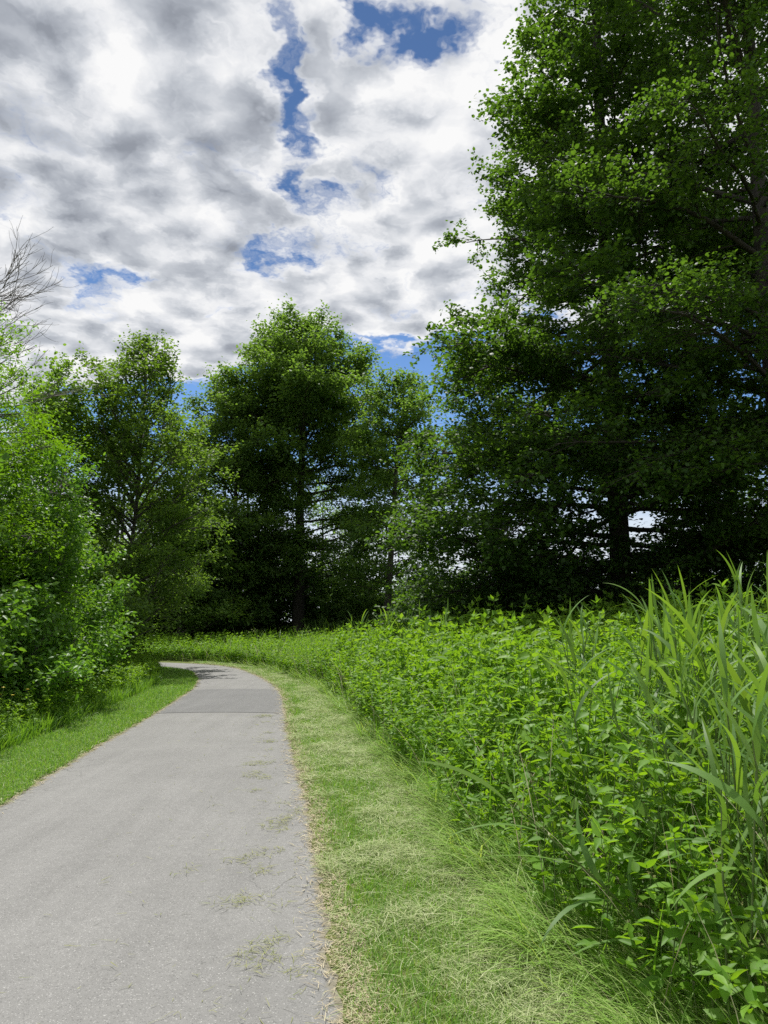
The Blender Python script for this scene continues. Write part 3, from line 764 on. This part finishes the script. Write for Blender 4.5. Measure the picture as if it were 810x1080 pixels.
pd = p2[rng.integers(0, len(p2), 1500)] + rng.normal(0, .05, (1500, 2)); n = len(pd)
V, F = ribbons(np.stack([pd[:, 0], pd[:, 1], ground_z(pd[:, 0], pd[:, 1])], -1), rng.uniform(0, 6.28, n), rng.uniform(.6, 1.35, n), rng.uniform(.003, .006, n) * np.interp(pd[:, 1], [3, 12, 30], [1, 1.5, 2.4]), np.radians(rng.uniform(45, 88, n)), np.radians(rng.uniform(20, 70, n)), 4, prof=lambda t: 1 - .4 * t)
o = structure(build('dry_stalks', V, F, M['straw']), 'stuff'); o['label'] = 'thin dry tan stalks left standing among the nettles'
p3 = scatter(110000, -9, 3, 1.6, 30, rng); p3[:, 1] = 1.6 * (30 / 1.6) ** rng.random(len(p3)); p3[:, 0] = np.interp(p3[:, 1], EDGE_R[:, 1][:12], EDGE_R[:, 0][:12]) + rng.uniform(.6, 2.0, len(p3)); d3 = sdist(p3, CR) - verge_w(p3[:, 1])
k3 = (d3 > -.30) & (d3 < .40) & (np.abs(p3[:, 0]) < p3[:, 1] * .56 + .6) & (rng.random(len(p3)) < .55 * smooth(d3 + .12 * wob(p3[:, 0], p3[:, 1], 3, 41), -.3, .1))
p3, d3 = p3[k3], d3[k3]; n = len(p3)
P = np.stack([p3[:, 0], p3[:, 1], ground_z(p3[:, 0], p3[:, 1])], -1)
V, F = ribbons(P, np.radians(rng.normal(-80, 55, n)), rng.uniform(.2, .55, n), rng.uniform(.004, .009, n) * np.interp(p3[:, 1], [3, 12, 30], [1, 1.6, 3]), np.radians(rng.uniform(15, 80, n)), np.radians(rng.uniform(-45, 20, n)), 5, curl=rng.normal(0, .5, n))
V[:, 2] = np.maximum(V[:, 2], .01)
o = structure(build('bent_grass', V, F, M['bent']), 'stuff'); o['label'] = 'long bent grass spilling from the foot of the nettle bank over the mown verge'
p4 = scatter(9000, -9, 3, 1.8, 32, rng); d4 = sdist(p4, CR) - verge_w(p4[:, 1])
k4 = (d4 > -.10) & (d4 < .5) & (np.abs(p4[:, 0]) < p4[:, 1] * .56 + .6) & (rng.random(len(p4)) < np.interp(p4[:, 1], [2, 10, 30], [1, .8, .6])); p4 = p4[k4]
parts = []
for k in range(6):
    q = p4[k::6]; n = len(q); st, fo = nettle_mesh(700 + k, 1.0, T2 if k < 3 else T1, leaf=.15, nodes=7, sides=3); V, F = merge([st, fo])
    h = rng.uniform(.28, .72, n); a = rng.uniform(0, 6.28, n); w = rng.uniform(.5, .75, n)
    Mx = np.zeros((n, 3, 3)); Mx[:, 0, 0] = np.cos(a) * w; Mx[:, 0, 1] = -np.sin(a) * w; Mx[:, 1, 0] = np.sin(a) * w; Mx[:, 1, 1] = np.cos(a) * w; Mx[:, 2, 2] = h; Mx[:, 0, 2] = -rng.uniform(0, .25, n) * h
    parts.append(place(V, F, np.stack([q[:, 0], q[:, 1], ground_z(q[:, 0], q[:, 1])], -1), Mx))
o = structure(build('undergrowth', *merge(parts), M['nettle']), 'stuff'); o['label'] = 'low young weeds along the foot of the nettle bank'

# ------------------------------------------------------------------ reeds
def reed_mesh(seed, H, nl=9, lw=.026, ll=.5):
    r = np.random.default_rng(seed)
    az = r.uniform(0, 6.28); ln = r.uniform(.02, .14); tz = np.linspace(0, 1, 8)
    sp = np.stack([np.sin(az) * ln * tz ** 2 * H, np.cos(az) * ln * tz ** 2 * H, tz * H], -1)[None]
    stem = tubes(sp, (.0058 * (1 - .6 * tz))[None], 6)
    f = np.linspace(.22, 1.0, nl); a = np.arange(nl) * np.pi + r.normal(0, .5, nl) + az
    P = np.stack([np.interp(f, tz, sp[0, :, j]) for j in range(3)], -1)
    L = ll * np.interp(f, [.2, .6, 1], [.8, 1.15, .85]) * r.uniform(.8, 1.2, nl)
    e0 = np.radians(np.interp(f, [.2, .8, 1], [55, 66, 84]) + r.normal(0, 6, nl)); e1 = np.radians(np.interp(f, [.2, .8, 1], [5, 30, 70]) + r.normal(0, 22, nl))
    fol = ribbons(P, a, L, lw * r.uniform(.75, 1.25, nl), e0, e1, 9, prof=lambda t: np.minimum(1, .45 + 2.4 * t) * (1 - t ** 2.6), side=r.normal(0, .35, nl), curl=r.normal(0, .35, nl))
    return stem, fol
RG = 'reed stalks rising from the nettles at the right edge'
RM = [reed_mesh(400 + k, 1.0, nl=8 + k % 3, lw=.020 + .004 * (k % 3), ll=.40) for k in range(6)]
rr = np.random.default_rng(17)
rl = []
rspots = []
for k in range(18):   # nearest, at the lower right
    y = rr.uniform(2.7, 4.6); x = y * rr.uniform(.40, .57)
    rspots.append((x, y, rr.uniform(.95, 1.3)))
for k in range(56):   # thick stand at the right
    y = rr.uniform(3.6, 8.5); x = y * rr.uniform(.365, .57) + rr.normal(0, .05)
    rspots.append((x, y, np.interp(y, [3.6, 5, 8.5], [1.12, 1.3, 1.5]) * rr.uniform(.82, 1.12)))
for k in range(14):   # loose ones in the middle of the bank
    y = rr.uniform(4.4, 9); x = y * rr.uniform(.22, .40)
    rspots.append((x, y, rr.uniform(1.1, 1.4)))
for k in range(22):   # along the top of the bank far down the verge
    y = rr.uniform(15, 23); x = np.interp(y, [15, 23], [-.2, -2.0]) + rr.uniform(.3, 2.0)
    rspots.append((x, y, rr.uniform(1.25, 1.55)))
for k, (x, y, h) in enumerate(rspots):
    lb, g = (('reed with broad blades low among the nettles at the lower right corner', 'broad reeds at the lower right corner') if k < 18 else
             ('green reed stalk with long arching leaves in the stand at the right edge', RG) if k < 74 else
             ('single reed stalk standing in the nettles of the middle bank', 'scattered reed stalks in the middle of the bank') if k < 88 else
             ('reed stalk on the far crest of the bank near the bend', 'reed stalks on the far crest of the bank'))
    if k < 6:
        o = empty('reed_plant', (x, y, 0), lb, 'reed', g); build('stem', *RM[k][0], M['stalk'], o, smooth=True); build('foliage', *RM[k][1], M['reed'], o); rl.append(o)
    else:
        o = copy_tree(rl[k % 6]); o['label'] = lb; o['group'] = g
    o.location = (x, y, float(ground_z(np.array([x]), np.array([y]))[0])); o.scale = (h * 1.05, h * 1.05, h); o.rotation_euler = (rr.normal(0, .06), rr.normal(0, .06), rr.uniform(0, 6.28))

for (x, y, h, rx, ry, lb) in ((1.32, 3.35, 1.15, .15, -.75, 'reed bent far over towards the mown verge at the lower right'), (1.75, 3.9, 1.2, -.1, -.45, 'reed leaning left out of the bank above the bent one')):
    o = copy_tree(rl[1]); o['label'] = lb; del o['group']
    o.location = (x, y, .1); o.scale = (h, h, h); o.rotation_euler = (rx, ry, 0)
# ------------------------------------------------------------------ mown verges, hay, straw
def blades(name, n, region, mat, L, w, e0, e1, seg, label, seed, lift=0.0, box=(-12, 3, 2.2, 31), wfar=(1, 1.8, 4.0), lfar=(1, 1.15, 1.4), density=True, prof_=None, curl=None, heap=0.0):
    r = np.random.default_rng(seed)
    # sample nearer ground more densely: y drawn with density falling with distance
    yy = box[2] * (box[3] / box[2]) ** r.random(n) if density else r.uniform(box[2], box[3], n)
    xx = r.uniform(0, 1, n); xl, xr = region['span'](yy); x = xl + (xr - xl) * xx
    p = np.stack([x, yy], -1); k = region['keep'](p, r); p = p[k]; n = len(p)
    z = ground_z(p[:, 0], p[:, 1])
    da, db = -sdist(p, CL, False), -sdist(p, CR); uu = np.clip(da / np.maximum(da + db, .1), 0, 1)
    z = np.where((da > 0) & (db > 0), .006 + .02 * (1 - (2 * uu - 1) ** 2), z)
    base_z = z
    z = z + r.uniform(0, 1, n) ** 2 * lift + .002 + heap * mound(p[:, 0], p[:, 1]) * r.uniform(.2, 1, n)
    fw = np.interp(p[:, 1], [3, 10, 30], wfar); fl = np.interp(p[:, 1], [3, 10, 30], lfar)
    V, F = ribbons(np.stack([p[:, 0], p[:, 1], z], -1), r.uniform(0, 6.28, n), r.uniform(*L, n) * fl, r.uniform(*w, n) * fw,
                   np.radians(r.uniform(*e0, n)), np.radians(r.uniform(*e1, n)), seg, prof=prof_, side=r.normal(0, .3, n), curl=None if curl is None else r.normal(0, curl, n))
    V[:, 2] = np.maximum(V[:, 2], np.repeat(base_z, len(V) // n) + .001)
    o = structure(build(name, V, F, mat), 'stuff'); o['label'] = label
    return o
def xr_at(y): return np.interp(y, EDGE_R[:, 1][:12], EDGE_R[:, 0][:12])
def xl_at(y): return np.interp(y, EDGE_L[:, 1][:12], EDGE_L[:, 0][:12])
right = dict(span=lambda y: (xr_at(y) - .08, xr_at(y) + verge_w(y) * 1.25 + .5))
def keep_r(p, r, lo=-.02, hi=.25, mask=None):
    d = sdist(p, CR); k = (d > lo + .03 * wob(p[:, 0], p[:, 1], 9, 4)) & (d < verge_w(p[:, 1]) + hi)
    if mask is not None: k &= r.random(len(p)) < mask(p, d)
    return k
hayness = lambda p, d: np.clip(smooth(d / verge_w(p[:, 1]) + .34 * wob(p[:, 0], p[:, 1], 3.4, 8) + .26 * smooth(p[:, 1], 7, 11), .12, .70) * (.72 + .28 * wob(p[:, 0], p[:, 1], 7, 9)), 0, 1)
mound = lambda x, y: np.clip(wob(x, y, 8.5, 31) * .55 + wob(x, y, 3.4, 8) * .4, 0, 1)
blades('mown_grass', 150000, dict(span=right['span'], keep=lambda p, r: keep_r(p, r, .03, .3, lambda p, d: (1 - .72 * hayness(p, d)) * (.25 + .75 * smooth(d, .05, .28)))), M['grass'],
       (.03, .075), (.0022, .0045), (50, 88), (0, 70), 3, 'short mown green grass between the path and the nettle bank', 501)
blades('cut_grass', 300000, dict(span=right['span'], keep=lambda p, r: keep_r(p, r, .0, .35, lambda p, d: .10 + .90 * hayness(p, d))), M['hay'],
       (.03, .15), (.0015, .0034), (-4, 34), (-28, 15), 4, 'pale cut hay lying over the right verge', 502, lift=.03, heap=.06, curl=.8, prof_=lambda t: 1 - .5 * t)
blades('dry_straw', 44000, dict(span=lambda y: (xr_at(y) - .15, xr_at(y) + .3), keep=lambda p, r: np.abs(sdist(p, CR) - .055 - .05 * wob(p[:, 0], p[:, 1], 5, 5)) < r.exponential(.06, len(p))), M['straw'],
       (.02, .09), (.0018, .0045), (-4, 20), (-15, 10), 3, 'dry tan straw along the right edge of the asphalt', 503, lift=.02, curl=.6)
def tuft_keep(p, r):
    d = sdist(p, CR); y = p[:, 1]
    streak = wob(p[:, 0] * 1.3, y * 1.5, 4.1, 77) + .45 * wob(p[:, 0], y, 17, 78) + .35 * wob(p[:, 0], y * .3, 6, 79)
    t = smooth(streak - 2.6 * np.abs(d + .30 + .16 * wob(p[:, 0] * .1, y, 2.5, 13)), -.08, .5) * .85
    t = t + .05 * np.exp(d / .30) + .006
    return r.random(len(p)) < t * (d < -.01) * (d > -1.6)
blades('grass_clippings', 36000, dict(span=lambda y: (xr_at(y) - 1.6, xr_at(y)), keep=tuft_keep), M['clip'],
       (.025, .09), (.0016, .0034), (-3, 14), (-14, 6), 3, 'clumps of cut grass scattered on the right side of the asphalt', 504, lift=.014, box=(-12, 3, 2.4, 13), curl=.6)
left = dict(span=lambda y: (xl_at(y) - 1.5, xl_at(y) + .06))
def keep_l(p, r, lo, hi): d = sdist(p, CL, False); return (d > lo + .04 * wob(p[:, 0], p[:, 1], 6, 14)) & (d < hi + .1 * wob(p[:, 0], p[:, 1], 2, 15))
blades('cut_grass', 30000, dict(span=left['span'], keep=lambda p, r: keep_l(p, r, .0, 1.0)), M['hay'], (.03, .12), (.002, .004), (-4, 30), (-28, 15), 3, 'pale cut blades lying on the left mown strip', 508, lift=.03, box=(-12, 3, 6, 27.5), curl=.8)
blades('mown_grass', 80000, dict(span=left['span'], keep=lambda p, r: keep_l(p, r, .02, 1.0)), M['grass'],
       (.035, .085), (.003, .006), (50, 88), (0, 70), 3, 'short mown grass strip between the path and the left tall grass', 505, box=(-12, 3, 6, 27.5))
blades('dry_straw', 9000, dict(span=lambda y: (xl_at(y) - .2, xl_at(y) + .15), keep=lambda p, r: np.abs(sdist(p, CL, False) - .02) < r.exponential(.05, len(p))), M['straw'],
       (.02, .07), (.002, .004), (-4, 20), (-15, 10), 3, 'dry brown litter along the left edge of the asphalt', 506, lift=.012, box=(-12, 3, 6, 24), curl=.6)
blades('tall_grass', 42000, dict(span=lambda y: (xl_at(y) - 3.2, xl_at(y) - .7), keep=lambda p, r: keep_l(p, r, .95, 2.9)), M['tall_grass'],
       (.15, .42), (.005, .011), (60, 90), (0, 70), 4, 'lush tall grass between the left mown strip and the hedge', 507, box=(-12, 3, 7, 27), lfar=(1, 1, 1.0), wfar=(1, 1.2, 2))
# weeds in the left tall grass
rw = np.random.default_rng(19)
yy = rw.uniform(8.2, 25, 1700); p = np.stack([xl_at(yy) - rw.uniform(1.1, 3.2, 1700), yy], -1)
parts = []
for k in range(5):
    st, fo = nettle_mesh(600 + k, 1.0, T1, leaf=.16, nodes=6, sides=3); V, F = merge([st, fo])
    q = p[k::5]; n = len(q); h = rw.uniform(.25, .62, n); a = rw.uniform(0, 6.28, n); w = np.full(n, .55)
    Mx = np.zeros((n, 3, 3)); Mx[:, 0, 0] = np.cos(a) * w; Mx[:, 0, 1] = -np.sin(a) * w; Mx[:, 1, 0] = np.sin(a) * w; Mx[:, 1, 1] = np.cos(a) * w; Mx[:, 2, 2] = h
    parts.append(place(V, F, np.stack([q[:, 0], q[:, 1], ground_z(q[:, 0], q[:, 1])], -1), Mx))
o = structure(build('weeds', *merge(parts), M['weed']), 'stuff'); o['label'] = 'leafy weeds standing in the tall grass below the left hedge'

# yellow flowers by the left hedge
def flower_mesh(seed, H):
    r = np.random.default_rng(seed); tz = np.linspace(0, 1, 5)
    sp = np.stack([.06 * tz ** 2, np.zeros(5), tz * H], -1)[None]
    n = 9; a = np.arange(n) * 6.283 / 9
    P = np.tile(sp[0, -1], (n, 1)); e = np.radians(r.uniform(15, 40, n))
    D = np.stack([np.cos(a) * np.cos(e), np.sin(a) * np.cos(e), np.sin(e)], -1)
    return tubes(sp, np.full((1, 5), .003), 4), place(*T1, P, frames(D, np.tile([0, 0, 1.], (n, 1)), np.full(n, .02), np.full(n, .028)))
st, fl = flower_mesh(1, 1.0)
f0 = None
for k in range(26):
    y = rw.uniform(8.6, 10.6); x = xl_at(y) - rw.uniform(1.0, 1.75)
    if f0 is None:
        o = f0 = empty('buttercup', (0, 0, 0), 'small yellow flower standing in the tall grass at the foot of the left hedge', 'flower', 'yellow flowers in the left tall grass')
        build('stem', *st, M['stalk'], o); build('petals', *fl, M['petal'], o)
    else: o = copy_tree(f0)
    o.location = (x, y, .1); s_ = rw.uniform(.5, .68); o.scale = (1, 1, s_); o.rotation_euler = (0, 0, rw.uniform(0, 6.28))
